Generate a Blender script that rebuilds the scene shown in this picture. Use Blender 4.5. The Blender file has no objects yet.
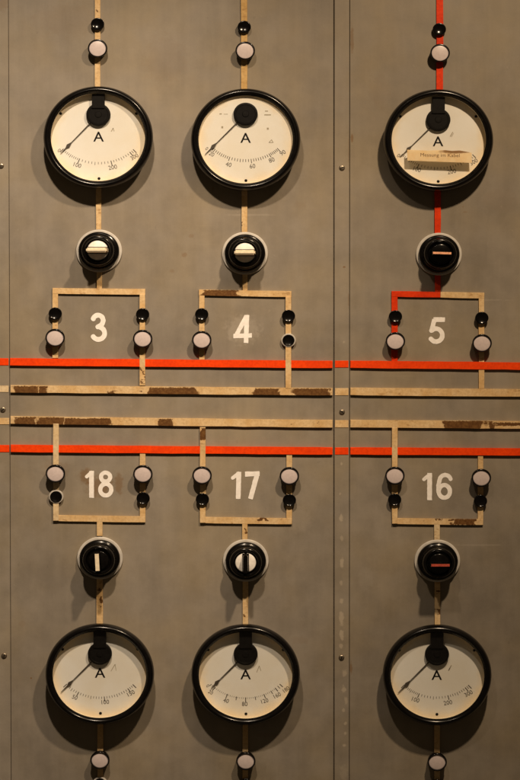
import bpy, bmesh, math, random
from mathutils import Vector, noise as mnoise
random.seed(7)
scene = bpy.context.scene
COL = scene.collection
S = 0.002            # metres for one unit of the measuring grid
OV = 0.93            # the dials, lamps and knobs are a little wider than tall
Z0 = 1.2             # height of the middle of the view above the floor (m)
PITCH = math.radians(1.9)
F = 2300.0

# ------------------------------------------------------------------ measuring
_f = Vector((0, math.cos(PITCH), -math.sin(PITCH)))
_u = Vector((0, math.sin(PITCH), math.cos(PITCH)))
_c = -_f * F
def P(px, py, d=0.0):
    """point of the panel (grid units: x, z) seen at px,py and lying d in front of the panel"""
    r = _f * F + Vector((px - 260, 0, 0)) + _u * (390 - py)
    t = (-d - _c.y) / r.y
    q = _c + r * t
    return q.x, q.z
def loc(x, z, d=0.0): return Vector((x * S, -d * S, z * S + Z0))

# ------------------------------------------------------------------ nodes / materials
class NT:
    def __init__(s, name):
        s.m = bpy.data.materials.new(name); s.m.use_nodes = True
        s.t = s.m.node_tree; s.t.nodes.clear()
        s.out = s.n('ShaderNodeOutputMaterial')
    def n(s, typ, **kw):
        o = s.t.nodes.new(typ)
        for k, v in kw.items(): setattr(o, k, v)
        return o
    def l(s, a, b): s.t.links.new(a, b)
    def math(s, op, a, b=None, c=None):
        o = s.n('ShaderNodeMath', operation=op)
        for i, v in enumerate((a, b, c)):
            if v is None: continue
            if isinstance(v, (int, float)): o.inputs[i].default_value = v
            else: s.l(v, o.inputs[i])
        return o.outputs[0]
    def noise(s, vec, scale, detail=3, rough=.55, dist=0):
        o = s.n('ShaderNodeTexNoise'); o.inputs['Scale'].default_value = scale
        o.inputs['Detail'].default_value = detail; o.inputs['Roughness'].default_value = rough
        o.inputs['Distortion'].default_value = dist
        s.l(vec, o.inputs['Vector']); return o.outputs['Fac']
    def ramp(s, v, lo, hi, a=0., b=1.):
        o = s.n('ShaderNodeMapRange', interpolation_type='SMOOTHSTEP'); o.clamp = True
        s.l(v, o.inputs[0])
        for i, q in enumerate((lo, hi, a, b)): o.inputs[i + 1].default_value = q
        return o.outputs[0]
    def mix(s, fac, a, b, blend='MIX'):
        o = s.n('ShaderNodeMix', data_type='RGBA', blend_type=blend)
        if isinstance(fac, (int, float)): o.inputs[0].default_value = fac
        else: s.l(fac, o.inputs[0])
        for i, v in ((6, a), (7, b)):
            if isinstance(v, tuple): o.inputs[i].default_value = (*v, 1)
            else: s.l(v, o.inputs[i])
        return o.outputs[2]
    def coords(s):
        g = s.n('ShaderNodeNewGeometry')
        mp = s.n('ShaderNodeVectorMath', operation='MULTIPLY_ADD')
        s.l(g.outputs['Position'], mp.inputs[0])
        mp.inputs[1].default_value = (1 / S,) * 3; mp.inputs[2].default_value = (0, 0, -Z0 / S)
        sp = s.n('ShaderNodeSeparateXYZ'); s.l(mp.outputs[0], sp.inputs[0])
        return mp.outputs[0], sp.outputs[0], sp.outputs[2]
    def stretch(s, v, sc):
        mp = s.n('ShaderNodeVectorMath', operation='MULTIPLY'); s.l(v, mp.inputs[0]); mp.inputs[1].default_value = sc
        return mp.outputs[0]
    def bsdf(s, col, rough=.5, bump=None, bstr=.2, bdist=.0005, **kw):
        b = s.n('ShaderNodeBsdfPrincipled')
        if isinstance(col, tuple): b.inputs['Base Color'].default_value = (*col, 1)
        else: s.l(col, b.inputs['Base Color'])
        if isinstance(rough, (int, float)): b.inputs['Roughness'].default_value = rough
        else: s.l(rough, b.inputs['Roughness'])
        for k, v in kw.items(): b.inputs[k.replace('_', ' ')].default_value = v
        if bump is not None:
            bp = s.n('ShaderNodeBump'); bp.inputs['Strength'].default_value = bstr; bp.inputs['Distance'].default_value = bdist
            s.l(bump, bp.inputs['Height']); s.l(bp.outputs[0], b.inputs['Normal'])
        s.l(b.outputs[0], s.out.inputs[0]); return b

def maxall(T, L):
    r = L[0]
    for q in L[1:]: r = T.math('MAXIMUM', r, q)
    return r

def blob(T, x, z, vec, cx, cz, rx, rz, wob=.5):
    """soft ragged spot"""
    a = T.math('DIVIDE', T.math('SUBTRACT', x, cx), rx); b = T.math('DIVIDE', T.math('SUBTRACT', z, cz), rz)
    r = T.math('SQRT', T.math('ADD', T.math('MULTIPLY', a, a), T.math('MULTIPLY', b, b)))
    n = T.noise(vec, .22, 4)
    return T.ramp(T.math('ADD', r, T.math('MULTIPLY', T.math('SUBTRACT', n, .5), wob * 3)), .5, 1.1, 1, 0)

def panel_paint(name, stains=(), smears=(), wornspots=(), base=(.232, .202, .166)):
    T = NT(name); v, x, z = T.coords()
    big = T.noise(v, .006, 4, .6); mid = T.noise(v, .035, 5, .62); fine = T.noise(v, .5, 3)
    streak = T.noise(T.stretch(v, (.10, .1, .008)), 1, 4, .6)
    k = T.math('ADD', T.ramp(big, .3, .7, .86, 1.12), T.ramp(mid, .3, .7, -.085, .075))
    k = T.math('ADD', k, T.ramp(streak, .3, .72, -.035, .04))
    k = T.math('ADD', k, T.ramp(fine, .3, .7, -.014, .014))
    sp = T.ramp(T.noise(v, .16, 2, .4), .74, .78, 0, .1)             # pale flecks
    dk = T.ramp(T.noise(T.stretch(v, (1, 1, .8)), .11, 2, .35), .25, .21, 0, .10)   # dark flecks
    k = T.math('SUBTRACT', T.math('ADD', k, sp), dk)
    sc = T.noise(T.stretch(v, (.01, .1, .9)), 1, 2, .3)              # faint level scratches
    k = T.math('ADD', k, T.math('MULTIPLY', T.ramp(sc, .715, .745, 0, .09), T.ramp(T.noise(v, .012, 2), .5, .62)))
    cc = T.n('ShaderNodeCombineXYZ')
    for i in range(3): T.l(k, cc.inputs[i])
    tint = T.mix(T.ramp(T.noise(v, .011, 3, .6), .35, .7), base, (base[0] * 1.02, base[1] * .97, base[2] * .84))
    col = T.mix(1.0, tint, cc.outputs[0], 'MULTIPLY')
    for (a, b, rx, rz, q) in stains:
        X, Z = P(a, b); col = T.mix(T.math('MULTIPLY', blob(T, x, z, v, X, Z, rx, rz), q), col, (.16, .085, .03))
    for (a, b, rx, rz, q) in smears:
        X, Z = P(a, b); col = T.mix(T.math('MULTIPLY', blob(T, x, z, v, X, Z, rx, rz), q), col, (.42, .37, .31))
    for (a, b, rx, rz, q) in wornspots:
        X, Z = P(a, b); col = T.mix(T.math('MULTIPLY', blob(T, x, z, v, X, Z, rx, rz, .7), q * .62), col, (.46, .39, .30))
    bump = T.math('MULTIPLY', mid, 1.6)
    T.bsdf(col, T.ramp(mid, .3, .7, .5, .64), bump, .25, .0012, Specular_IOR_Level=.3)
    return T.m

def strip_paint(name, c1, c2, chips=(), wear=.0, red=False):
    """chips: (px0, px1, py0, py1) patches where the paint has come off"""
    T = NT(name); v, x, z = T.coords()
    n1 = T.noise(v, .06, 4, .6); n2 = T.noise(v, .35, 4, .65)
    col = T.mix(T.ramp(n1, .32, .7), c1, c2)
    col = T.mix(T.ramp(n2, .35, .75, 0, .5), col, tuple(q * .62 for q in c2))
    if not red: col = T.mix(T.ramp(T.noise(T.stretch(v, (.5, 1, 1.2)), .16, 5, .75), .58, .66, 0, .55), col, (.30, .16, .06))
    mk = None
    rag = T.math('SUBTRACT', T.noise(v, .30, 4, .7), .5); rag2 = T.math('SUBTRACT', T.noise(v, .55, 3, .7), .5)
    xp = T.math('ADD', x, T.math('ADD', T.math('MULTIPLY', rag, 6), T.math('MULTIPLY', T.math('SUBTRACT', T.noise(v, .11, 2), .5), 20))); zp = T.math('ADD', z, T.math('MULTIPLY', rag2, 3.2))
    L = []
    for (a, b, c, d) in chips:
        xa, za = P(a, d, 3); xb, zb = P(b, c, 3)
        h = T.math('MULTIPLY', T.ramp(xp, xa - .9, xa + .9), T.ramp(xp, xb - .9, xb + .9, 1, 0))
        w = T.math('MULTIPLY', T.ramp(zp, za - .3, za + .3), T.ramp(zp, zb - .3, zb + .3, 1, 0))
        L.append(T.math('MULTIPLY', h, w))
    if wear:
        L.append(T.math('MULTIPLY', T.ramp(T.noise(T.stretch(v, (.7, 1, 1)), .21, 4, .7), .70 - wear, .715 - wear), .9))
    if L:
        mk = maxall(T, L)
        brown = T.mix(T.ramp(T.noise(v, .45, 3, .7), .35, .7), (.10, .043, .013), (.165, .08, .025))
        col = T.mix(mk, col, brown)
        bump = T.math('SUBTRACT', T.math('MULTIPLY', n2, .4), T.math('MULTIPLY', mk, 1.0))
    else: bump = n2
    T.bsdf(col, .5, bump, .5, .0006, Specular_IOR_Level=.14)
    return T.m

def plain(name, col, rough=.4, var=.12, scale=.3, bump=.1, **kw):
    T = NT(name); v, x, z = T.coords()
    n = T.noise(v, scale, 4, .6)
    c = T.mix(T.ramp(n, .3, .7), tuple(q * (1 - var) for q in col), tuple(min(1, q * (1 + var)) for q in col))
    T.bsdf(c, rough, n, bump, .0004, **kw)
    return T.m

CREAM1, CREAM2 = (.70, .515, .29), (.60, .39, .175)
RED1, RED2 = (.90, .064, .002), (.80, .05, .002)
M = {}
M['red'] = strip_paint('orange_red_paint', RED1, RED2, red=True)
M['red_feed'] = strip_paint('orange_red_paint_on_feeders', (.74, .045, .003), (.60, .032, .002), red=True)
M['cream'] = strip_paint('cream_paint', CREAM1, CREAM2, wear=.0)
M['worn_cream'] = strip_paint('worn_cream_paint', CREAM1, CREAM2, wear=.06)
M['pale_cream'] = strip_paint('pale_cream_paint', (.70, .56, .36), (.62, .46, .26))
M['black'] = plain('black_bakelite', (.0032, .0028, .0027), .17, .3, .2, .05, Specular_IOR_Level=.3)
M['black_rim'] = plain('black_lacquered_metal', (.0032, .0028, .0028), .2, .3, .15, .06, Specular_IOR_Level=.36)
M['dull_black'] = plain('dull_black_paint', (.0035, .003, .003), .5, .3, .3, .1, Specular_IOR_Level=.12)
M['lens'] = plain('frosted_pinkish_glass', (.56, .48, .475), .32, .05, .5, .05, Subsurface_Weight=.0)
M['plate'] = plain('ivory_enamel', (.50, .47, .43), .4, .12, .12, .1)
M['white_disc'] = plain('white_plastic', (.80, .76, .71), .3, .1, .3, .05)
M['ivory'] = plain('ivory_plastic', (.76, .66, .49), .35, .1, .4, .08)
M['orange_mark'] = plain('faded_orange_mark', (.86, .42, .24), .4, .2, .5, .1)
M['red_mark'] = plain('dark_red_mark', (.45, .075, .045), .4, .2, .5, .1)
M['metal'] = plain('dull_screw_metal', (.30, .25, .19), .35, .25, .6, .2, Metallic=.9)
M['pale_ring'] = plain('pale_ring_enamel', (.44, .41, .37), .35, .15, .4, .1)
M['ink'] = plain('printing_ink', (.045, .036, .028), .6, .2, .5, 0)
M['pencil'] = plain('faint_grey_ink', (.33, .29, .22), .6, .2, .5, 0)
M['paint_white'] = plain('white_sign_paint', (.86, .825, .80), .5, .07, .25, .25)
M['lining'] = plain('cream_case_lining', (.80, .70, .52), .5, .08, .1, .05)
def dial_mat():
    T = NT('aged_cream_dial'); v, x, z = T.coords()
    n = T.noise(v, .025, 4, .6)
    c = T.mix(T.ramp(n, .3, .72), (.745, .745, .735), (.71, .685, .63))
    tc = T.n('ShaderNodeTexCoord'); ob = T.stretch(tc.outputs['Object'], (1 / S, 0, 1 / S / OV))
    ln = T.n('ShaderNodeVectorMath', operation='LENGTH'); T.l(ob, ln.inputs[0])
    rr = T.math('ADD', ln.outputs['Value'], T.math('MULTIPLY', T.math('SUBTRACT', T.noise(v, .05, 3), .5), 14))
    c = T.mix(T.ramp(rr, 36, 50, 0, .7), c, (.72, .59, .39))       # yellowed edge of the old card, plus painted warmth for the rim's shade
    c = T.mix(T.ramp(T.noise(v, .5, 3, .7), .68, .75, 0, .25), c, (.5, .38, .22))
    T.bsdf(c, .5, n, .03, .0003)
    return T.m
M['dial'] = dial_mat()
def paper_mat():
    T = NT('yellowed_paper'); v, x, z = T.coords()
    X, Z = P(456, 151.5, 25)
    c = T.mix(T.ramp(T.noise(v, .12, 4, .6), .35, .7), (.97, .86, .64), (.93, .77, .50))
    c = T.mix(T.math('MULTIPLY', blob(T, x, z, v, X, Z, 17, 2.2, .3), .85), c, (.34, .17, .045))
    b = T.bsdf(c, .7, T.noise(v, .2, 3), .3, .001)
    tl = T.n('ShaderNodeBsdfTranslucent'); T.l(c, tl.inputs[0]); mx = T.n('ShaderNodeMixShader'); mx.inputs[0].default_value = .55
    T.l(b.outputs[0], mx.inputs[1]); T.l(tl.outputs[0], mx.inputs[2]); T.l(mx.outputs[0], T.out.inputs[0])
    return T.m
M['paper'] = paper_mat()
def glass_mat():
    T = NT('window_glass')
    tr = T.n('ShaderNodeBsdfTransparent'); tr.inputs[0].default_value = (.98, .975, .955, 1)
    gl = T.n('ShaderNodeBsdfGlossy'); gl.inputs['Roughness'].default_value = .03
    g = T.n('ShaderNodeNewGeometry'); dp = T.n('ShaderNodeVectorMath', operation='DOT_PRODUCT')
    T.l(g.outputs['Incoming'], dp.inputs[0]); T.l(g.outputs['True Normal'], dp.inputs[1])
    c = T.math('SUBTRACT', 1.0, T.math('ABSOLUTE', dp.outputs['Value']))
    fr = T.math('MULTIPLY_ADD', T.math('POWER', c, 5.0), .93, .045)
    mx = T.n('ShaderNodeMixShader'); T.l(fr, mx.inputs[0]); T.l(tr.outputs[0], mx.inputs[1]); T.l(gl.outputs[0], mx.inputs[2])
    T.l(mx.outputs[0], T.out.inputs[0]); return T.m
M['glass'] = glass_mat()

# ------------------------------------------------------------------ mesh helpers (x, d = towards the viewer, z)
def V(bm, x, d, z): return bm.verts.new((x * S, -d * S, z * S))
def obj(name, bm, mat, parent=None, smooth=True, at=None):
    bmesh.ops.recalc_face_normals(bm, faces=bm.faces[:])
    if smooth:
        for f in bm.faces: f.smooth = True
        for e in bm.edges:
            if len(e.link_faces) == 2 and e.calc_face_angle(0) > .6: e.smooth = False
    me = bpy.data.meshes.new(name); bm.to_mesh(me); bm.free()
    me.materials.append(mat)
    o = bpy.data.objects.new(name, me); COL.objects.link(o)
    if parent: o.parent = parent
    if at is not None: o.location = at
    return o
def tag(o, label=None, cat=None, group=None, kind=None):
    for k, v in (('label', label), ('category', cat), ('group', group), ('kind', kind)):
        if v: o[k] = v
    return o
def thing(name, at, label, cat, group=None):
    o = bpy.data.objects.new(name, None); COL.objects.link(o); o.location = at
    o.empty_display_size = .02
    return tag(o, label, cat, group)
def dup(root, at, label):
    r = root.copy(); COL.objects.link(r); r.location = at; r['label'] = label
    for ch in list(root.children):
        c = ch.copy(); COL.objects.link(c); c.parent = r
        for g in list(ch.children):
            d = g.copy(); COL.objects.link(d); d.parent = c
    return r
def lathe(prof, n=64, bm=None, cx=0, cz=0, ov=OV):
    bm = bm or bmesh.new(); rings = []
    for r, d in prof:
        if r < 1e-6: rings.append([V(bm, cx, d, cz)])
        else: rings.append([V(bm, cx + r * math.cos(2 * math.pi * i / n), d, cz + ov * r * math.sin(2 * math.pi * i / n)) for i in range(n)])
    for a, b in zip(rings, rings[1:]):
        for i in range(n):
            j = (i + 1) % n
            q = [a[i % len(a)], a[j % len(a)], b[j % len(b)], b[i % len(b)]]
            u = []
            for w in q:
                if w not in u: u.append(w)
            if len(u) > 2: bm.faces.new(u)
    return bm
def rnd(r0, d0, r1, d1, k=6, side=1):
    """quarter round between two profile points"""
    L = []
    for i in range(k + 1):
        a = math.pi / 2 * i / k
        if side == 1: L.append((r0 + (r1 - r0) * (1 - math.cos(a)), d0 + (d1 - d0) * math.sin(a)))
        else: L.append((r0 + (r1 - r0) * math.sin(a), d0 + (d1 - d0) * (1 - math.cos(a))))
    return L
def prism(pts, d0, d1, bm=None, bev=0):
    """flat outline (x,z) given thickness"""
    own = bm is None
    bm = bm or bmesh.new()
    a = [V(bm, x, d0, z) for x, z in pts]; b = [V(bm, x, d1, z) for x, z in pts]
    n = len(pts)
    bm.faces.new(a); top = bm.faces.new(b)
    for i in range(n): bm.faces.new((a[i], a[(i + 1) % n], b[(i + 1) % n], b[i]))
    if bev:
        bmesh.ops.bevel(bm, geom=list(top.edges), offset=bev * S, segments=2, affect='EDGES', profile=.6)
    return bm
def ribbon(p0, p1, w, d0, d1, bm=None, bev=.45, step=14, jit=.0, seed=0):
    """a flat painted bar from p0 to p1 with slightly uneven edges"""
    (x0, z0), (x1, z1) = p0, p1
    L = math.hypot(x1 - x0, z1 - z0); ux, uz = (x1 - x0) / L, (z1 - z0) / L; nx, nz = -uz, ux
    n = max(1, int(L / step)); A = []; B = []
    for i in range(n + 1):
        t = L * i / n
        ja = jit * mnoise.noise((t * .13, seed * 7.1, 0)); jb = jit * mnoise.noise((t * .13, seed * 7.1, 9))
        A.append((x0 + ux * t + nx * (w / 2 + ja), z0 + uz * t + nz * (w / 2 + ja)))
        B.append((x0 + ux * t - nx * (w / 2 + jb), z0 + uz * t - nz * (w / 2 + jb)))
    return prism(A + B[::-1], d0, d1, bm, bev)

def strokes_mesh(strokes, step=.33, d=0.0, wob=.25):
    """strokes: (points, width, square) -> flat painted shape (marching squares on the distance field)"""
    xs = [p[0] for s in strokes for p in s[0]]; zs = [p[1] for s in strokes for p in s[0]]
    x0, x1, z0, z1 = min(xs) - 5, max(xs) + 5, min(zs) - 5, max(zs) + 5
    nx, nz = int((x1 - x0) / step) + 1, int((z1 - z0) / step) + 1
    def sd(x, z):
        best = 9e9
        for pts, w, sq in strokes:
            for k, ((ax, az), (bx, bz)) in enumerate(zip(pts, pts[1:])):
                dx, dz = bx - ax, bz - az; L2 = dx * dx + dz * dz
                t = ((x - ax) * dx + (z - az) * dz) / L2; L = math.sqrt(L2)
                if sq:
                    across = abs((x - ax) * dz - (z - az) * dx) / L - w / 2
                    along = max(-t, t - 1) * L
                    q = max(across, along)
                else:
                    t = max(0, min(1, t)); q = math.hypot(x - ax - dx * t, z - az - dz * t) - w / 2
                if q < best: best = q
        return best + wob * mnoise.noise((x * .35, z * .35, 3.3))
    val = [[sd(x0 + i * step, z0 + j * step) for j in range(nz)] for i in range(nx)]
    bm = bmesh.new(); cache = {}
    def gv(x, z):
        k = (round(x, 4), round(z, 4))
        if k not in cache: cache[k] = V(bm, x, d, z)
        return cache[k]
    for i in range(nx - 1):
        for j in range(nz - 1):
            c = [(i, j), (i + 1, j), (i + 1, j + 1), (i, j + 1)]
            if min(val[a][b] for a, b in c) > 0: continue
            poly = []
            for q in range(4):
                a, b = c[q], c[(q + 1) % 4]; va, vb = val[a[0]][a[1]], val[b[0]][b[1]]
                if va <= 0: poly.append((x0 + a[0] * step, z0 + a[1] * step))
                if (va <= 0) != (vb <= 0):
                    t = va / (va - vb)
                    poly.append((x0 + (a[0] + (b[0] - a[0]) * t) * step, z0 + (a[1] + (b[1] - a[1]) * t) * step))
            vs = []
            for p in poly:
                w = gv(*p)
                if w not in vs: vs.append(w)
            if len(vs) > 2:
                try: bm.faces.new(vs)
                except ValueError: pass
    return bm

def text_into(bm, txt, x, z, h, d, rot=0.0, sx=1.0):
    cu = bpy.data.curves.new('lettering', 'FONT'); cu.body = txt; cu.size = 1; cu.align_x = 'CENTER'; cu.align_y = 'CENTER'
    cu.resolution_u = 3
    o = bpy.data.objects.new('lettering', cu); COL.objects.link(o)
    bpy.context.view_layer.update()
    me = bpy.data.meshes.new_from_object(o.evaluated_get(bpy.context.evaluated_depsgraph_get()))
    bpy.data.objects.remove(o); bpy.data.curves.remove(cu)
    k = h / .7; c, s = math.cos(rot), math.sin(rot)
    vs = []
    for v in me.vertices:
        a, b = v.co.x * k * sx, v.co.y * k
        vs.append(V(bm, x + a * c - b * s, d, z + (a * s + b * c) * OV))
    for p in me.polygons:
        try: bm.faces.new([vs[i] for i in p.vertices])
        except ValueError: pass
    bpy.data.meshes.remove(me)

def quad(bm, p0, p1, w0, w1, d):
    (x0, z0), (x1, z1) = p0, p1; L = math.hypot(x1 - x0, z1 - z0); nx, nz = -(z1 - z0) / L / 2, (x1 - x0) / L / 2
    bm.faces.new([V(bm, x0 + nx * w0, d, z0 + nz * w0), V(bm, x1 + nx * w1, d, z1 + nz * w1),
                  V(bm, x1 - nx * w1, d, z1 - nz * w1), V(bm, x0 - nx * w0, d, z0 - nz * w0)])

# ------------------------------------------------------------------ the panels
def wall_box(x0p, x1p, d0, d1, bev=.3, top=-70, bot=850):
    # edges follow the seams, which lean very slightly
    a = P(x0p[0], 0, d1); b = P(x0p[1], 780, d1); c = P(x1p[0], 0, d1); d = P(x1p[1], 780, d1)
    def at(p, q, y): t = (y) / 780; return (p[0] + (q[0] - p[0]) * t, p[1] + (q[1] - p[1]) * t)
    return prism([at(a, b, top), at(c, d, top), at(c, d, bot), at(a, b, bot)], d0, d1, bev=bev)
bm = prism([(-420, 480), (420, 480), (420, -480), (-420, -480)], -9, -2.7)
tag(obj('wall', bm, plain('dark_cabinet_wall', (.11, .085, .06), .7), smooth=False, at=loc(0, 0)), kind='structure')

left = obj('control_panel', wall_box((8.6, 11.4), (333.3, 333.3), -2.5, 0), panel_paint('grey_paint_left',
           stains=[(86, 476, 8, 9, .6), (119, 484, 5, 12, .5), (100, 486, 15, 12, .6), (56, 470, 15, 12, .22), (184.5, 255, 3.2, 3, .4), (191, 236, 3, 2.6, .28), (172, 271, 2.6, 2.4, .25), (213, 189, 1.2, 3, .3), (31, 678, 1, 1, .8), (300, 205, 8, 4, .1), (22, 624, 4, 4, .15), (165, 60, 25, 30, .10), (70, 20, 40, 20, .10), (300, 640, 9, 5, .12), (268, 735, 14, 3, .12)],
           smears=[(243, 330, 19, 16, .32), (160, 470, 8, 30, .12), (250, 215, 30, 1.2, .2), (300, 520, 14, 14, .14)]), smooth=False, at=loc(0, 0))
tag(left, 'wide grey painted panel carrying numbers 3, 4, 17 and 18', 'panel')
right = obj('control_panel', wall_box((350.0, 349.6), (600, 600), -2.5, 0), panel_paint('grey_paint_right',
            smears=[(365, 580, 9, 14, .1), (475, 300, 40, 1.2, .2), (437, 325, 17, 17, .10), (480, 545, 30, 1.2, .18)],
            stains=[(465, 212, 3, 1.2, .3), (463, 207, 1.2, 1.2, .3), (500, 200, 20, 14, .08), (380, 90, 12, 20, .08), (352, 40, 2, 16, .5), (352, 138, 1.5, 5, .7), (351, 668, 1.6, 8, .6)], base=(.224, .194, .157)), smooth=False, at=loc(0, 0))
tag(right, 'grey painted panel at the right carrying numbers 5 and 16', 'panel')
worn = [(341.5, 464, 1.6, 2, .7), (340, 494, 1.4, 2, .5), (341, 518, 2.4, 4, .8), (341.5, 538, 2, 3, .6), (341.5, 563, 2.2, 6, .8), (341, 583, 1.6, 3, .6),
        (341.5, 601, 2, 3, .8), (341.5, 618, 2.6, 9, .85), (341.5, 635, 2.5, 6, .85), (341, 646, 2, 3, .7), (344.5, 673, 2.6, 4, .6), (344, 689, 2.6, 4, .8), (346, 700, 2, 4, .6), (343.5, 710, 1.6, 2, .7),
        (345.5, 723, 1.6, 2, .7), (345.5, 733, 1.4, 2, .7), (344, 745, 2, 2, .8), (344, 773, 4, 10, .3), (344, 342, 1.4, 1.6, .5)]
mid = obj('cover_strip', wall_box((334.5, 334.5), (349.4, 349.05), -2.5, .15, .35), panel_paint('grey_paint_middle_strip', wornspots=worn,
          stains=[(344, 267, 1.8, 1, .8), (349, 150, 1, 22, .3), (348.6, 300, .8, 10, .3)], base=(.235, .205, .169)), smooth=False, at=loc(0, 0))
tag(mid, 'narrow grey screwed cover strip between the two wide panels', 'cover strip')
edge = obj('cover_strip', wall_box((-70, -70), (8.1, 10.8), -2.5, .15, .35), panel_paint('grey_paint_edge_strip', base=(.242, .212, .175),
           stains=[(1, 4, 10, 8, .3)]), smooth=False, at=loc(0, 0))
tag(edge, 'grey screwed cover strip cut off by the left picture edge', 'cover strip')

def screw(parent, px, py, ang):
    x, z = P(px, py)
    b = lathe([(2.9, .1), (2.9, .6)] + rnd(2.9, .6, 1.4, 1.5, 4) + [(0, 1.55)], 20)
    s = obj('screw', b, M['metal'], parent, at=Vector((x * S, 0, z * S)))
    c, n = math.cos(ang), math.sin(ang)
    q = prism([(-2.1 * c - .35 * n, -2.1 * n + .35 * c), (2.1 * c - .35 * n, 2.1 * n + .35 * c), (2.1 * c + .35 * n, 2.1 * n - .35 * c), (-2.1 * c + .35 * n, -2.1 * n - .35 * c)], 1.2, 1.62)
    obj('slot_or_shade_line', q, M['dull_black'], s)
screw(mid, 342, 168, .5); screw(mid, 342, 412, -.6); screw(mid, 341.5, 657.3, 1.3)
screw(edge, 1.2, 166, .1); screw(edge, 3, 409.7, .8); screw(edge, 4.2, 655.5, 1.4)

# painted bands that carry the bus bars across the cover strips
def band(parent, x0, x1, y0, y1, w, mat):
    b = ribbon(P(x0, y0, .2), P(x1, y1, .2), w, .2, .75, bev=.2, jit=.3, seed=x0)
    obj('painted_band', b, mat, parent, smooth=False)
for (y, w, m) in ((364.0, 6.9, 'red'), (391.7, 7.2, 'cream'), (423.8, 7.4, 'cream'), (450.9, 7.2, 'red')): band(mid, 335.0, 348.4, y, y, w, M[m])
for (y, w, m) in ((361.8, 7.1, 'red'), (388.9, 6.4, 'pale_cream'), (421.2, 6.4, 'cream'), (448.5, 7.1, 'red')): band(edge, -60, 8.6 if y < 400 else 9.4, y - .4, y, w, M[m])

# ------------------------------------------------------------------ painted numbers
def num(name, ox, oy, strokes, parent):
    k = 10.4; out = []
    for pts, w, sq in strokes: out.append(([P(ox + a / k, oy + b / k) for a, b in pts], w / k, sq))
    obj(name, strokes_mesh(out, d=.3), M['paint_white'], parent, smooth=False)
def arc(cx, cy, rx, ry, a0, a1, n=18):
    return [(cx + rx * math.cos(math.radians(a0 + (a1 - a0) * i / n)), cy + ry * math.sin(math.radians(a0 + (a1 - a0) * i / n))) for i in range(n + 1)]
num('painted_number', 75, 305, [(arc(240, 163, 53, 57, -160, 62) + [(238, 228)], 50, 0), (arc(245, 295, 64, 64, -75, 148), 50, 0)], left)
num('painted_number', 220, 305, [([(276, 112), (165, 322)], 44, 1), ([(140, 323), (330, 317)], 46, 1), ([(280, 104), (270, 396)], 48, 1)], left)
num('painted_number', 412, 310, [([(222, 100), (343, 101)], 50, 1), ([(234, 96), (203, 218)], 46, 1), ([(203, 215)] + arc(250, 262, 65, 68, -110, 145), 48, 0)], right)
num('painted_number', 75, 462, [([(172, 92), (172, 372)], 50, 1), ([(168, 108), (122, 152)], 36, 0), (arc(318, 156, 48, 46, 0, 360, 30), 43, 0), (arc(320, 287, 58, 60, 0, 360, 30), 44, 0)], left)
num('painted_number', 220, 462, [([(196, 102), (189, 384)], 50, 1), ([(190, 118), (132, 166)], 38, 0), ([(260, 126), (412, 121)], 52, 1), ([(388, 118), (316, 384)], 50, 1)], left)
num('painted_number', 412, 465, [([(184, 82), (182, 364)], 50, 1), ([(178, 102), (126, 148)], 38, 0), (arc(345, 175, 62, 72, -25, -150, 14) + [(274, 210), (276, 280)], 44, 0), (arc(336, 274, 58, 66, 0, 360, 30), 45, 0)], right)

# ------------------------------------------------------------------ bus bars
BARG = 'bus bars running level across the panels'
BD = 3.1
def busbar(x0, y0, x1, y1, w, mat, label, seed):
    a, b = P(x0, y0, BD), P(x1, y1, BD)
    o = obj('bus_bar', ribbon(a, b, w, .1, BD, bev=.5, jit=.35, seed=seed), mat, smooth=False, at=loc(0, 0))
    return tag(o, label, 'bus bar', BARG)
busbar(9.9, 361.8, 332.6, 364.5, 7.4, M['red'], 'upper orange-red bar across the left panel, under numbers 3 and 4', 1)
busbar(10.4, 388.8, 332.6, 391.8, 7.4, strip_paint('upper_left_chipped_cream', CREAM1, CREAM2,
       [(14, 34.5, 386.2, 395), (36, 46.5, 386.2, 395), (149, 197, 387.6, 396.5), (253, 278.5, 388.6, 396.5), (294.5, 328.5, 388.6, 397), (110, 112.5, 391, 395)], wear=.015),
       'upper cream bar across the left panel with brown chipped patches', 2)
busbar(10.4, 420.0, 332.6, 423.8, 7.7, strip_paint('lower_left_chipped_cream', CREAM1, CREAM2,
       [(14, 37, 417.2, 426), (38.2, 63, 417.5, 426.5), (64, 110.5, 418.3, 428), (157, 171.5, 419, 428)], wear=.01),
       'lower cream bar across the left panel, brown and bare at its left end', 3)
busbar(10.6, 448.4, 332.6, 451.0, 7.4, M['red'], 'lower orange-red bar across the left panel, above numbers 18 and 17', 4)
busbar(350.3, 364.3, 590, 366.8, 7.4, M['red'], 'upper orange-red bar across the right panel, under number 5', 5)
busbar(350.3, 391.4, 590, 393.5, 7.6, M['cream'], 'unchipped upper cream bar across the right panel', 6)
busbar(350.3, 423.6, 590, 425.3, 7.6, strip_paint('right_chipped_cream', CREAM1, CREAM2,
       [(443, 483, 421, 430), (484, 487, 421, 424.5), (487.5, 494, 421.3, 430), (494, 600, 422.6, 426.0)], wear=.0),
       'lower cream bar across the right panel with dark bare patch at right', 7)
busbar(350.3, 450.9, 590, 452.3, 7.3, M['red'], 'lower orange-red bar across the right panel, above number 16', 8)

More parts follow.
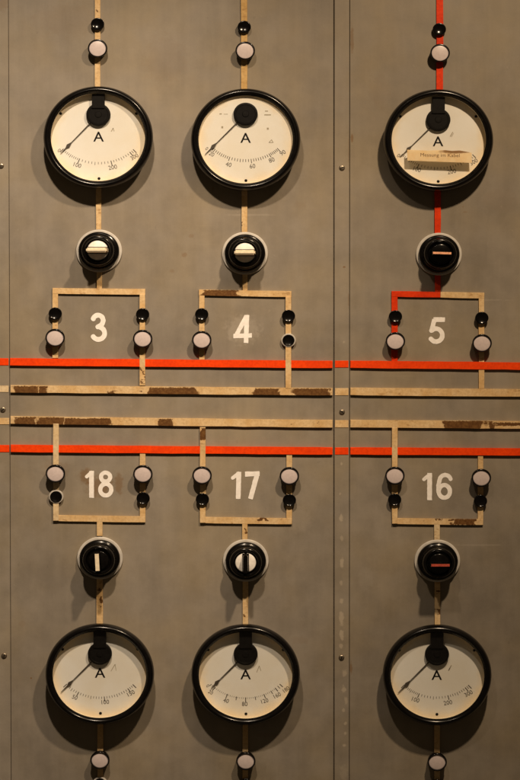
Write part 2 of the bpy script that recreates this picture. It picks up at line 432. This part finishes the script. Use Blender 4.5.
# ------------------------------------------------------------------ straight feeder strips
FEEDG = 'upright feeder strips between the instruments'
def feeder(xa, xb, y0, y1, mat, label, seed, d=2.4):
    p, q = P((xa + xb) / 2, y0, d), P((xa + xb) / 2, y1, d)
    o = obj('feeder_strip', ribbon(p, q, xb - xa, .1, d, bev=.45, jit=.4, seed=seed), mat, smooth=False, at=loc(0, 0))
    tag(o, label, 'strip', FEEDG)
feeder(94.9, 100.2, -40, 98, strip_paint('feeder_cream_a', CREAM1, CREAM2, [(96, 99, 9.8, 12.2)]), 'cream strip from the top edge down to the leftmost upper meter', 11)
feeder(241.1, 247.2, -40, 100, strip_paint('feeder_cream_b', (.60, .40, .17), (.5, .31, .11), wear=.02), 'ochre strip from the top edge down to the middle upper meter', 12)
feeder(436.6, 443.2, -40, 102, M['red_feed'], 'orange-red strip from the top edge down to the right upper meter', 13)
feeder(96.0, 101.2, 170, 229.6, M['cream'], 'cream strip from the left upper meter to the switch over number 3', 14)
feeder(241.6, 247.2, 172, 232.2, strip_paint('feeder_cream_c', CREAM1, CREAM2, [(242, 244, 222, 226)], wear=.04), 'cream strip from the middle upper meter to the switch over number 4', 15)
feeder(434.6, 440.8, 172, 234.2, M['red_feed'], 'orange-red strip from the right upper meter to the switch over number 5', 16)
feeder(96.6, 102.8, 562, 640, strip_paint('feeder_cream_d', CREAM1, CREAM2, [(99.6, 103, 596, 607), (97, 99, 588, 591)], wear=.02), 'chipped cream strip from the switch under number 18 to its meter', 17)
feeder(242.7, 248.2, 564, 640, strip_paint('feeder_cream_e', CREAM1, CREAM2, [(243, 245.5, 614, 617)]), 'clean cream strip from the switch under number 17 to its meter', 18)
feeder(434.7, 440.2, 566, 640, strip_paint('feeder_cream_f', CREAM1, CREAM2, [(434, 440, 609, 615), (436, 441, 590, 592)], wear=.02), 'chipped cream strip from the switch under number 16 to its meter', 19)
feeder(97.4, 103.0, 700, 830, M['cream'], 'cream strip below the meter at the lower left', 20)
feeder(242.6, 248.0, 700, 830, M['cream'], 'cream strip below the meter at the lower middle', 21)
feeder(434.3, 439.9, 700, 830, M['cream'], 'cream strip below the meter at the lower right', 22)

# ------------------------------------------------------------------ forked branches
FORKG = 'forked branch strips around the painted numbers'
def fork(label, seed, cross, stem, legs, mats):
    """cross: (xl, yl, xr, yr, w) ; stem: (x, y0, y1, w) ; legs: (x, y0, y1, w, d)"""
    xl, yl, xr, yr, w = cross
    t = thing('branch_fork', loc(0, 0), label, 'branch strip', FORKG)
    cm = mats.get('cross', M['cream'])
    if isinstance(cm, tuple):
        xm = mats['split']; ym = yl + (yr - yl) * (xm - xl) / (xr - xl)
        obj('crossbar', ribbon(P(xl, yl, 2.6), P(xm, ym, 2.6), w, .1, 2.6, jit=.3, seed=seed), cm[0], t, smooth=False)
        obj('crossbar', ribbon(P(xm + .1, ym, 2.6), P(xr, yr, 2.6), w, .1, 2.55, jit=.3, seed=seed), cm[1], t, smooth=False)
    else: obj('crossbar', ribbon(P(xl, yl, 2.6), P(xr, yr, 2.6), w, .1, 2.6, jit=.3, seed=seed), cm, t, smooth=False)
    x, y0, y1, sw = stem
    obj('stem', ribbon(P(x, y0, 2.5), P(x, y1, 2.5), sw, .1, 2.5, jit=.3, seed=seed + 1), mats.get('stem', M['cream']), t, smooth=False)
    for i, (x, y0, y1, lw, d) in enumerate(legs):
        obj('leg', ribbon(P(x, y0, d), P(x, y1, d), lw, .1, d, jit=.3, seed=seed + 2 + i), mats.get('leg%d' % i, M['cream']), t, smooth=False)
legU3 = strip_paint('leg_speckled_cream', CREAM1, CREAM2, [(141, 144, 371, 375), (142, 145, 376.5, 380), (141, 143, 381, 383.5)], wear=.05)
fork('clean cream fork over painted number 3', 30, (52.4, 290.9, 145.2, 291.9, 5.8), (99.4, 262, 289.0, 5.2),
     [(55.2, 293.3, 358.2, 5.5, 2.45), (142.4, 294.4, 385.6, 5.4, 3.5)], {'leg1': legU3})
fork('cream fork over painted number 4, left half of its crossbar bare brown', 36, (198.9, 292.5, 291.4, 294.2, 6.0), (245.0, 264, 290.6, 5.2),
     [(201.8, 295.0, 359.8, 5.4, 2.45), (288.4, 296.8, 388.6, 5.6, 3.5)], {'cross': strip_paint('fork_chipped_cream_a', CREAM1, CREAM2, [(203, 240, 290.2, 297)], wear=.01)})
fork('half orange-red, half cream fork over painted number 5', 42, (391.5, 293.9, 484.4, 295.6, 5.8), (437.8, 264, 291.8, 5.8),
     [(394.6, 296.2, 361.6, 6.0, 2.45), (481.5, 298.2, 388.6, 5.4, 2.45)], {'cross': (M['red_feed'], M['cream']), 'split': 440.4, 'stem': M['red_feed'], 'leg0': M['red_feed']})
fork('clean cream fork under painted number 18', 48, (53.0, 518.0, 145.4, 519.4, 6.0), (99.6, 521.2, 536.0, 5.7),
     [(55.95, 423.6, 520.7, 5.6, 3.4), (142.6, 453.6, 516.6, 5.6, 2.45)], {'leg0': M['pale_cream']})
fork('cream fork under painted number 17 with a small brown chip', 54, (200.0, 520.0, 292.0, 521.3, 6.1), (244.8, 523.2, 540.0, 5.5),
     [(202.8, 427.2, 522.8, 5.6, 3.4), (289.2, 455.2, 518.8, 5.6, 2.45)],
     {'cross': strip_paint('fork_chipped_cream_b', CREAM1, CREAM2, [(260, 266, 517, 521)]), 'leg0': strip_paint('leg_chipped_cream', CREAM1, CREAM2, [(198, 208, 428.2, 440)]),
      'stem': strip_paint('stem_chipped_cream', CREAM1, CREAM2, [(244.5, 247, 528, 534)], wear=.03)})
fork('cream fork under painted number 16 with a long brown chip', 60, (392.0, 521.0, 483.2, 522.1, 5.9), (437.0, 524.2, 541.2, 5.7),
     [(394.8, 427.6, 523.7, 5.6, 3.4), (480.6, 456.2, 519.6, 5.4, 2.45)],
     {'cross': strip_paint('fork_chipped_cream_c', CREAM1, CREAM2, [(454, 474, 518.8, 525), (449, 453, 519, 521), (437, 441, 518.6, 520.5)]), 'stem': M['pale_cream']})

# ------------------------------------------------------------------ lamps and sockets
LAMPG, SOCKG = 'round pilot lamps on the strips', 'round black sockets on the strips'
def make_lamp(at, label):
    t = thing('pilot_lamp', at, label, 'lamp', LAMPG)
    prof = [(8.6, .2), (8.6, 3), (9.2, 3.4), (9.4, 10.6)] + rnd(9.75, 10.6, 9.0, 12.2, 4) + [(8.5, 12.2), (8.25, 11.6), (8.2, 9.6)]
    obj('housing', lathe(prof, 48), M['black'], t)
    obj('lens', lathe([(8.25, 9.4), (8.25, 10.4)] + rnd(8.25, 10.4, 7.2, 10.9, 3) + [(4, 11.3), (0, 11.45)], 40), M['lens'], t)
    return t
def make_socket(at, label, ring=False):
    t = thing('plug_socket', at, label, 'socket', SOCKG)
    if ring:
        prof = [(7.3, .2), (7.3, 3.6)] + rnd(7.4, 3.6, 6.8, 4.2, 3) + [(6.0, 4.2), (5.9, 2)]
        obj('ring', lathe(prof, 40), M['pale_ring'], t)
        obj('insert', lathe([(6.0, 2.0), (6.0, 4.8), (5.7, 5.1)] + [(5.3 * (1 - i / 8), 5.0 - 1.0 * (1 - (1 - i / 8) ** 2)) for i in range(9)], 40), M['black'], t)
    else:
        prof = [(6.3, .2), (6.5, 5.2)] + rnd(6.7, 5.2, 6.1, 6.4, 4) + [(5.8, 6.4), (5.7, 5.0)]
        obj('collar', lathe(prof, 40), M['black'], t)
        obj('insert', lathe([(5.75, 5.0), (5.75, 6.25)] + [(5.7 * (1 - i / 8), 6.2 - 1.15 * (1 - (1 - i / 8) ** 2)) for i in range(9)], 40), M['black'], t)
    return t
lamps = [(97.5, 48.4, 'above the leftmost upper meter'), (245.2, 50.7, 'above the middle upper meter'), (440.2, 53, 'on the red strip above the right upper meter'),
         (55, 337.8, 'left of painted number 3'), (142.6, 338.8, 'right of painted number 3'), (201.7, 340, 'left of painted number 4'),
         (395.5, 341.2, 'on the red leg left of painted number 5'), (482.2, 343.2, 'right of painted number 5'),
         (55.3, 473.6, 'left of painted number 18'), (142.8, 474.1, 'right of painted number 18'), (202, 475.4, 'left of painted number 17'), (289.4, 476, 'right of painted number 17'),
         (395, 475.7, 'left of painted number 16'), (481.5, 477.9, 'right of painted number 16'),
         (99.8, 760.2, 'at the bottom edge below the left meter'), (245.8, 761.2, 'at the bottom edge below the middle meter'), (437.3, 762.2, 'at the bottom edge below the right meter')]
first = None
for px, py, w in lamps:
    x, z = P(px, py, 12); lb = 'black rimmed lamp with pale pinkish lens ' + w
    if first is None: first = make_lamp(loc(x, z), lb)
    else: dup(first, loc(x, z), lb)
socks = [(97.5, 24.2, 'at the top of the left cream strip'), (244.2, 27.1, 'at the top of the middle ochre strip'), (439.4, 29.4, 'at the top of the orange-red strip'),
         (55.2, 313.6, 'on the left leg of the fork over number 3'), (142.6, 314.4, 'on the right leg of the fork over number 3'),
         (201.7, 314.4, 'on the left leg of the fork over number 4'), (288.5, 316, 'on the right leg over the pale-ringed socket near number 4'),
         (395.5, 316.5, 'on the red leg of the fork over number 5'), (481.9, 318, 'on the cream leg of the fork over number 5'),
         (143.1, 498.3, 'on the right leg of the fork under number 18'), (202.4, 499.3, 'on the left leg of the fork under number 17'), (289.4, 500.2, 'on the right leg of the fork under number 17'),
         (394.7, 499.7, 'on the left leg of the fork under number 16'), (480.6, 501, 'on the right leg of the fork under number 16'),
         (245.8, 784.5, 'cut by the bottom edge below the middle lamp'), (437.3, 785.5, 'cut by the bottom edge below the right lamp')]
first = None
for px, py, w in socks:
    x, z = P(px, py, 6); lb = 'small black socket ' + w
    if first is None: first = make_socket(loc(x, z), lb)
    else: dup(first, loc(x, z), lb)
first = None
for px, py, w in [(288.5, 340.3, 'right of painted number 4'), (56.1, 496.6, 'below the lamp left of number 18'), (100, 783.5, 'cut by the bottom edge at left')]:
    x, z = P(px, py, 4); lb = 'black socket in a pale ring ' + w
    if first is None: first = make_socket(loc(x, z), lb, True)
    else: dup(first, loc(x, z), lb)

# ------------------------------------------------------------------ rotary switches
def switch(px, py, label, disc, handle, mark, vertical, rot=0.0, mark_w=2.6):
    x, z = P(px, py, 2)
    t = thing('rotary_switch', loc(x, z), label, 'switch', 'rotary switches between meters and numbers')
    obj('base_plate', lathe([(22.9, .1), (22.9, 2.2)] + rnd(22.9, 2.2, 22.0, 3.0, 3) + [(19.0, 3.0)], 72), M['plate'], t)
    prof = [(20.3, 2.6), (20.3, 6.5)] + rnd(20.3, 6.5, 18.0, 9.2, 5) + [(16.8, 10.2), (16.3, 12), (16.0, 21)] + rnd(16.0, 21, 14.2, 24, 5) + [(13.2, 24)] + rnd(13.2, 24, 12.2, 22.5, 3, 0) + [(11.6, 19.5), (10.2, 19.5)]
    obj('body', lathe(prof, 72), M['black'], t)
    dprof = [(10.3, 19), (10.3, 23.2)] + rnd(10.3, 23.2, 9.2, 24.4, 4) + [(5, 25.2), (0, 25.4)]
    obj('dial_disc', lathe(dprof, 56), disc, t)
    # wing handle: narrower towards the tip
    def wing(l0, l1, w0, w1, d0, d1, bev):
        b = bmesh.new()
        def q(l, w, d): return [V(b, sx * w / 2 if vertical else sx * l / 2, d, (sz * l / 2 * OV) if vertical else sz * w / 2) for sx, sz in ((-1, -1), (1, -1), (1, 1), (-1, 1))]
        A, B = q(l0, w0, d0), q(l1, w1, d1)
        b.faces.new(A); top = b.faces.new(B)
        for i in range(4): b.faces.new((A[i], A[(i + 1) % 4], B[(i + 1) % 4], B[i]))
        if bev: bmesh.ops.bevel(b, geom=[e for e in b.edges if any(v in B for v in e.verts)], offset=bev * S, segments=4, affect='EDGES')
        return b
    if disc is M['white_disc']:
        obj('slot_or_shade_line', wing(20.0, 20.0, 6.6, 6.6, 24.2, 25.75, 0), M['dull_black'], t, smooth=False)  # thin black box put in as a dark shade line along the handle
    h = obj('handle', wing(21.5, 20.0, 5.4, 4.2, 24.2, 42, 1.1), handle, t)
    if mark is not None: obj('pointer_mark', wing(18.0, 18.0, mark_w, mark_w, 41.5, 42.35, 0), mark, h, smooth=False)
    h.rotation_euler = (0, rot, 0)
    return t
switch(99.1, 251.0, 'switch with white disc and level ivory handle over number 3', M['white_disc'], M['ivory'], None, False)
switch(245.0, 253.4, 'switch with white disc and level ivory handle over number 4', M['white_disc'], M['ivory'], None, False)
switch(438.9, 254.2, 'black switch with orange-edged level handle over number 5', M['black'], M['black'], M['orange_mark'], False, math.radians(1.5), 2.1)
switch(100.0, 558.0, 'black switch with upright ivory-edged handle under number 18', M['black'], M['black'], M['ivory'], True, math.radians(-3), 3.9)
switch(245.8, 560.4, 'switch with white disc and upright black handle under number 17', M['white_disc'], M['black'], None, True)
switch(437.3, 560.8, 'black switch with dark red-edged level handle under number 16', M['black'], M['black'], M['red_mark'], False, 0, 2.4)

# ------------------------------------------------------------------ ammeters
def ammeter(px, py, label, hub_dy, a_dy, tip, head, ticks, r_sc, labels, bracket=True, dial_d=13.5, extra=None):
    """everything relative to the dial middle, in grid units; z up"""
    x, z = P(px, py, 22)
    t = thing('ammeter', loc(x, z), label, 'ammeter', 'round ammeters on the panel')
    obj('case', lathe([(51.5, .1), (51.5, 15.5), (48.6, 15.5), (48.6, dial_d - 1.6), (0, dial_d - 1.6)], 96), M['black_rim'], t)
    prof = [(51.7, 14.2)] + [(50.15 + 4.05 * math.cos(math.radians(a)), 17.6 + 7.9 * math.sin(math.radians(a))) for a in range(-24, 136, 8)] + [(46.7, 23.0), (46.45, 22.6)]
    obj('bezel', lathe(prof, 128), M['black_rim'], t)
    obj('lining', lathe([(46.45, 22.7), (47.2, dial_d - .6)], 96), M['lining'], t)
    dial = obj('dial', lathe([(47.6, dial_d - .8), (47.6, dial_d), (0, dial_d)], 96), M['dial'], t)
    dd = dial_d + .12
    ink = bmesh.new()
    for ang, ln, w in ticks:
        a = math.radians(ang); c, s = math.sin(a), -math.cos(a)
        quad(ink, (c * (r_sc), hub_dy + s * r_sc * OV), (c * (r_sc + ln), hub_dy + s * (r_sc + ln) * OV), w * .85, w * .85, dd)
    for ang, txt, r, h in labels:
        a = math.radians(ang)
        text_into(ink, txt, math.sin(a) * r, hub_dy - math.cos(a) * r * OV, h, dd, a * .8, .9)
    
    obj('printed_scale', ink, M['ink'], dial, smooth=False)
    q = bmesh.new(); text_into(q, 'A', 0, a_dy, 10.7, dd + .03, 0, 1.0)
    for i in (-.13, .13): text_into(q, 'A', i, a_dy, 10.7, dd + .04 + i * .02, 0, 1.0)
    obj('unit_letter', q, M['dull_black'], dial, smooth=False)
    for rx, rz in [(.3, -40.2)] + ([(-37.5, 24), (37.5, 24)] if bracket else []):
        obj('rivet', lathe([(1.5, dd - .2), (1.4, dd + .3), (0, dd + .6)], 14, None, rx, rz), M['dull_black'], dial)
    if extra:
        g = bmesh.new()
        for p0, p1, w in extra: quad(g, p0, p1, w, w, dd)
        obj('faint_mark', g, M['pencil'], dial, smooth=False)
    hub = obj('hub', lathe([(12.0, dial_d), (12.0, dial_d + 3.6)] + rnd(12.0, dial_d + 3.6, 11.0, dial_d + 4.6, 3) + [(9.8, dial_d + 4.6), (9.4, dial_d + 4.2), (3.4, dial_d + 4.2), (3.0, dial_d + 4.9), (0, dial_d + 5)], 48, cz=hub_dy), M['dull_black'], t)
    if bracket:
        top = 43.2
        obj('bracket', prism([(-6.3, hub_dy + 6), (6.3, hub_dy + 6), (6.3, top - .6), (-6.3, top - .6)], dial_d + .2, dial_d + 5.6, bev=.5), M['dull_black'], t, smooth=False)
    # needle with a lozenge head
    hx, hz = 0, hub_dy
    L = math.hypot(tip[0] - hx, tip[1] - hz); ux, uz = (tip[0] - hx) / L, (tip[1] - hz) / L; nx, nz = -uz, ux
    fh = head
    def at(tv, w): return (hx + ux * L * tv + nx * w, hz + uz * L * tv + nz * w)
    n0 = 10.5 / L
    up = [at(n0, .6), at(fh - .09, .34), at(fh - .06, .8), at(fh, 1.9), at(fh + .05, .6), at(1, .22)]
    dn = [at(n0, -.6), at(fh - .09, -.34), at(fh - .06, -.8), at(fh, -1.9), at(fh + .05, -.6), at(1, -.22)]
    obj('needle', prism(up + dn[::-1], dial_d + 1.1, dial_d + 1.5), M['ink'], t, smooth=False)
    gd = 22.4
    obj('glass', lathe([(46.9, gd - .6), (46.9, gd), (0, gd)], 96), M['glass'], t, smooth=False)
    return t

def lin_ticks(a0, a1, n, major, l0=2.4, l1=4.6, w0=.55, w1=.8):
    return [(a0 + (a1 - a0) * i / n, l1 if i % major == 0 else l0, w1 if i % major == 0 else w0) for i in range(n + 1)]
def seg_ticks(stops, subs, l0=2.4, l1=5.0, w0=.55, w1=.95):
    L = []
    for (a, b), k in zip(zip(stops, stops[1:]), subs):
        for i in range(k): L.append((a + (b - a) * i / k, l1 if i == 0 else (3.4 if k % 2 == 0 and i == k // 2 else l0), w1 if i == 0 else w0))
    L.append((stops[-1], l1, w1)); return L
K = 1 / 4.333
def rel(cx, cy, a, b): return ((a - cx) * K, (cy - b) * K)
# upper left (dial middle 258,250 in its crop)
t300 = seg_ticks([-44, -22, 14, 38, 43], [10, 10, 8, 2])
ammeter(98.0, 137.3, 'ammeter with scale to 300 at the upper left, over number 3', 22.6, .6, rel(258, 250, 95, 318), .80, t300, 50,
        [(-46, '0', 54.5, 4.0), (-22, '100', 57.5, 4.6), (14, '200', 57.5, 4.6), (38.5, '300', 57, 4.4)],
        extra=[((12.5, 6.2), (14.5, 9.6), .8), ((14.5, 9.6), (15.4, 6.4), .6)])
# upper middle
t90 = seg_ticks([-43, -39, -19, 6.5, 29, 41], [2, 8, 8, 8, 6], 3.0, 4.6, .7, .8)
ammeter(245.6, 139.6, 'ammeter with scale to 90 and bare round hub, over number 4', 25.0, 1.2, rel(262, 258, 88, 322), .80, t90, 47.5,
        [(-46.5, '0', 53, 3.6), (-38.5, '20', 54, 4.2), (-17.5, '40', 56, 4.6), (7, '60', 55.5, 4.6), (28, '80', 55, 4.6), (42, '90', 55, 4.6)], bracket=False, dial_d=19.0,
        extra=[(rel(262, 258, 150, 148), rel(262, 258, 160, 148), 1.0), (rel(262, 258, 168, 149), rel(262, 258, 186, 149), .5), (rel(262, 258, 345, 136), rel(262, 258, 358, 136), 1.0),
               (rel(262, 258, 342, 152), rel(262, 258, 370, 152), 1.0), (rel(262, 258, 362, 270), rel(262, 258, 373, 258), .6), (rel(262, 258, 373, 258), rel(262, 258, 380, 270), .6), (rel(262, 258, 362, 270), rel(262, 258, 380, 270), .6),
               (rel(262, 258, 158, 205), rel(262, 258, 166, 205), 2.0), (rel(262, 258, 353, 211), rel(262, 258, 361, 211), 2.0)])
# upper right
ammeter(438.7, 140.2, 'ammeter with a paper strip stuck on its glass, over number 5', 20.4, -1.2, rel(258, 262, 98, 330), .80, t300, 50,
        [(-46, '0', 54.5, 4.0), (-22, '100', 56.5, 4.6), (14, '200', 56.5, 4.6), (38.5, '300', 57, 4.4)],
        extra=[((12, 4), (14.6, 8.6), .8), ((13.2, 3.6), (15.4, 7.6), .5)])
# lower left
t150 = seg_ticks([-45, -27, 5, 36, 44], [6, 10, 10, 3])
ammeter(99.5, 674.4, 'ammeter with scale to 150 at the lower left, under number 18', 20.0, -.2, rel(256, 259, 86, 342), .775, t150, 46.8,
        [(-28, '50', 54, 4.4), (5, '100', 53, 4.6), (35, '150', 53, 4.6)],
        extra=[((10.8, 2), (15, 9), .6), ((15, 9), (16, 2.6), .5)])
# lower middle
t180 = [(-46, 3, .7), (-40, 4.8, .9), (-22.5, 4.8, .9), (-11, 3.8, .8), (0, 5, .9), (11.5, 3.8, .8), (22.5, 4.8, .9), (32, 4, .8), (38.5, 4.6, .9), (42.5, 3.6, .7), (46, 4.4, .9)] + [(-44 + i * 2.3, 1.6, .4) for i in range(37)]
ammeter(245.6, 675.0, 'ammeter with scale to 180 at the lower middle, under number 17', 20.2, -1.2, rel(262, 260, 112, 322), .84, t180, 47.2,
        [(-47.5, '0', 51.5, 3.6), (-40, '20', 54.5, 3.8), (-21, '40', 54.5, 4.4), (-1, '80', 54.5, 4.6), (20, '120', 54.5, 4.4), (34.5, '160', 55, 4.4), (46, '180', 56, 4.2)],
        extra=[((11, 1.5), (13.6, 8), .6), ((13.6, 8), (15.2, 3), .5)])
# lower right
ammeter(437.4, 675.4, 'ammeter with scale to 300 at the lower right, under number 16', 20.4, -1.4, rel(250, 261, 82, 342), .775, t300, 46.0,
        [(-23.5, '100', 54, 4.6), (12, '200', 54, 4.6), (36.5, '300', 53.5, 4.6)],
        extra=[((12, 4), (14.6, 9), .9), ((11.6, 3.4), (13, 6), .6)])

# paper strip stuck to the glass of the upper right meter
pc = [(407.2, 149.8), (427, 150.6), (445, 150.2), (452, 151.0), (460, 150.6), (471.6, 152.8), (472.0, 163.0), (440, 161.9), (407.4, 160.6)]
X0, Zc = P(440, 156, 24)
pb = prism([tuple(a - b for a, b in zip(P(px, py, 24), (X0, Zc))) for px, py in pc], 23.5, 23.9)
pap = obj('paper_label', pb, M['paper'], smooth=False, at=loc(X0, Zc))
tag(pap, 'yellowed torn paper strip stuck across the upper right meter glass', 'label')
wr = bmesh.new(); text_into(wr, 'Messung im Kabel', 0, .6, 3.6, 24.0, math.radians(-1.2), 1.05)
obj('handwriting', wr, plain('brown_ink', (.16, .085, .035), .7, .2, .5, 0), pap, smooth=False)

# ------------------------------------------------------------------ light, world, camera
def lamp(name, px, py, d, aim, energy, size, col, ang, blend):
    L = bpy.data.lights.new(name, 'SPOT'); L.energy = energy; L.shadow_soft_size = size; L.color = col
    L.spot_size = math.radians(ang); L.spot_blend = blend
    o = bpy.data.objects.new(name, L); COL.objects.link(o)
    o.location = loc(px - 260, 390 - py, d)
    tgt = loc(aim[0] - 260, 390 - aim[1], 0)
    o.rotation_euler = (tgt - o.location).to_track_quat('-Z', 'Y').to_euler()
    return o
WARM, PALER = (1.0, .75, .49), (1.0, .795, .58)
lamp('spot_light', 592, -460, 830, (436, 739), 197, .055, WARM, 90, 1.0)
lamp('spot_light', 125, -530, 950, (-60, 420), 256, .055, PALER, 49.8, 1.0)
w = bpy.data.worlds.new('World'); scene.world = w; w.use_nodes = True
bg = w.node_tree.nodes['Background']; bg.inputs[0].default_value = (1.0, .70, .40, 1); bg.inputs[1].default_value = .05

cd = bpy.data.cameras.new('camera'); cam = bpy.data.objects.new('camera', cd); COL.objects.link(cam)
cam.location = _c * S + Vector((0, 0, Z0)); cam.rotation_euler = (math.pi / 2 - PITCH, 0, 0)
cd.sensor_fit = 'HORIZONTAL'; cd.sensor_width = 36; cd.lens = 36 * F / 520; cd.clip_end = 100
scene.camera = cam
vs = scene.view_settings; vs.view_transform = 'Standard'; vs.look = 'None'; vs.exposure = 0; vs.gamma = 1
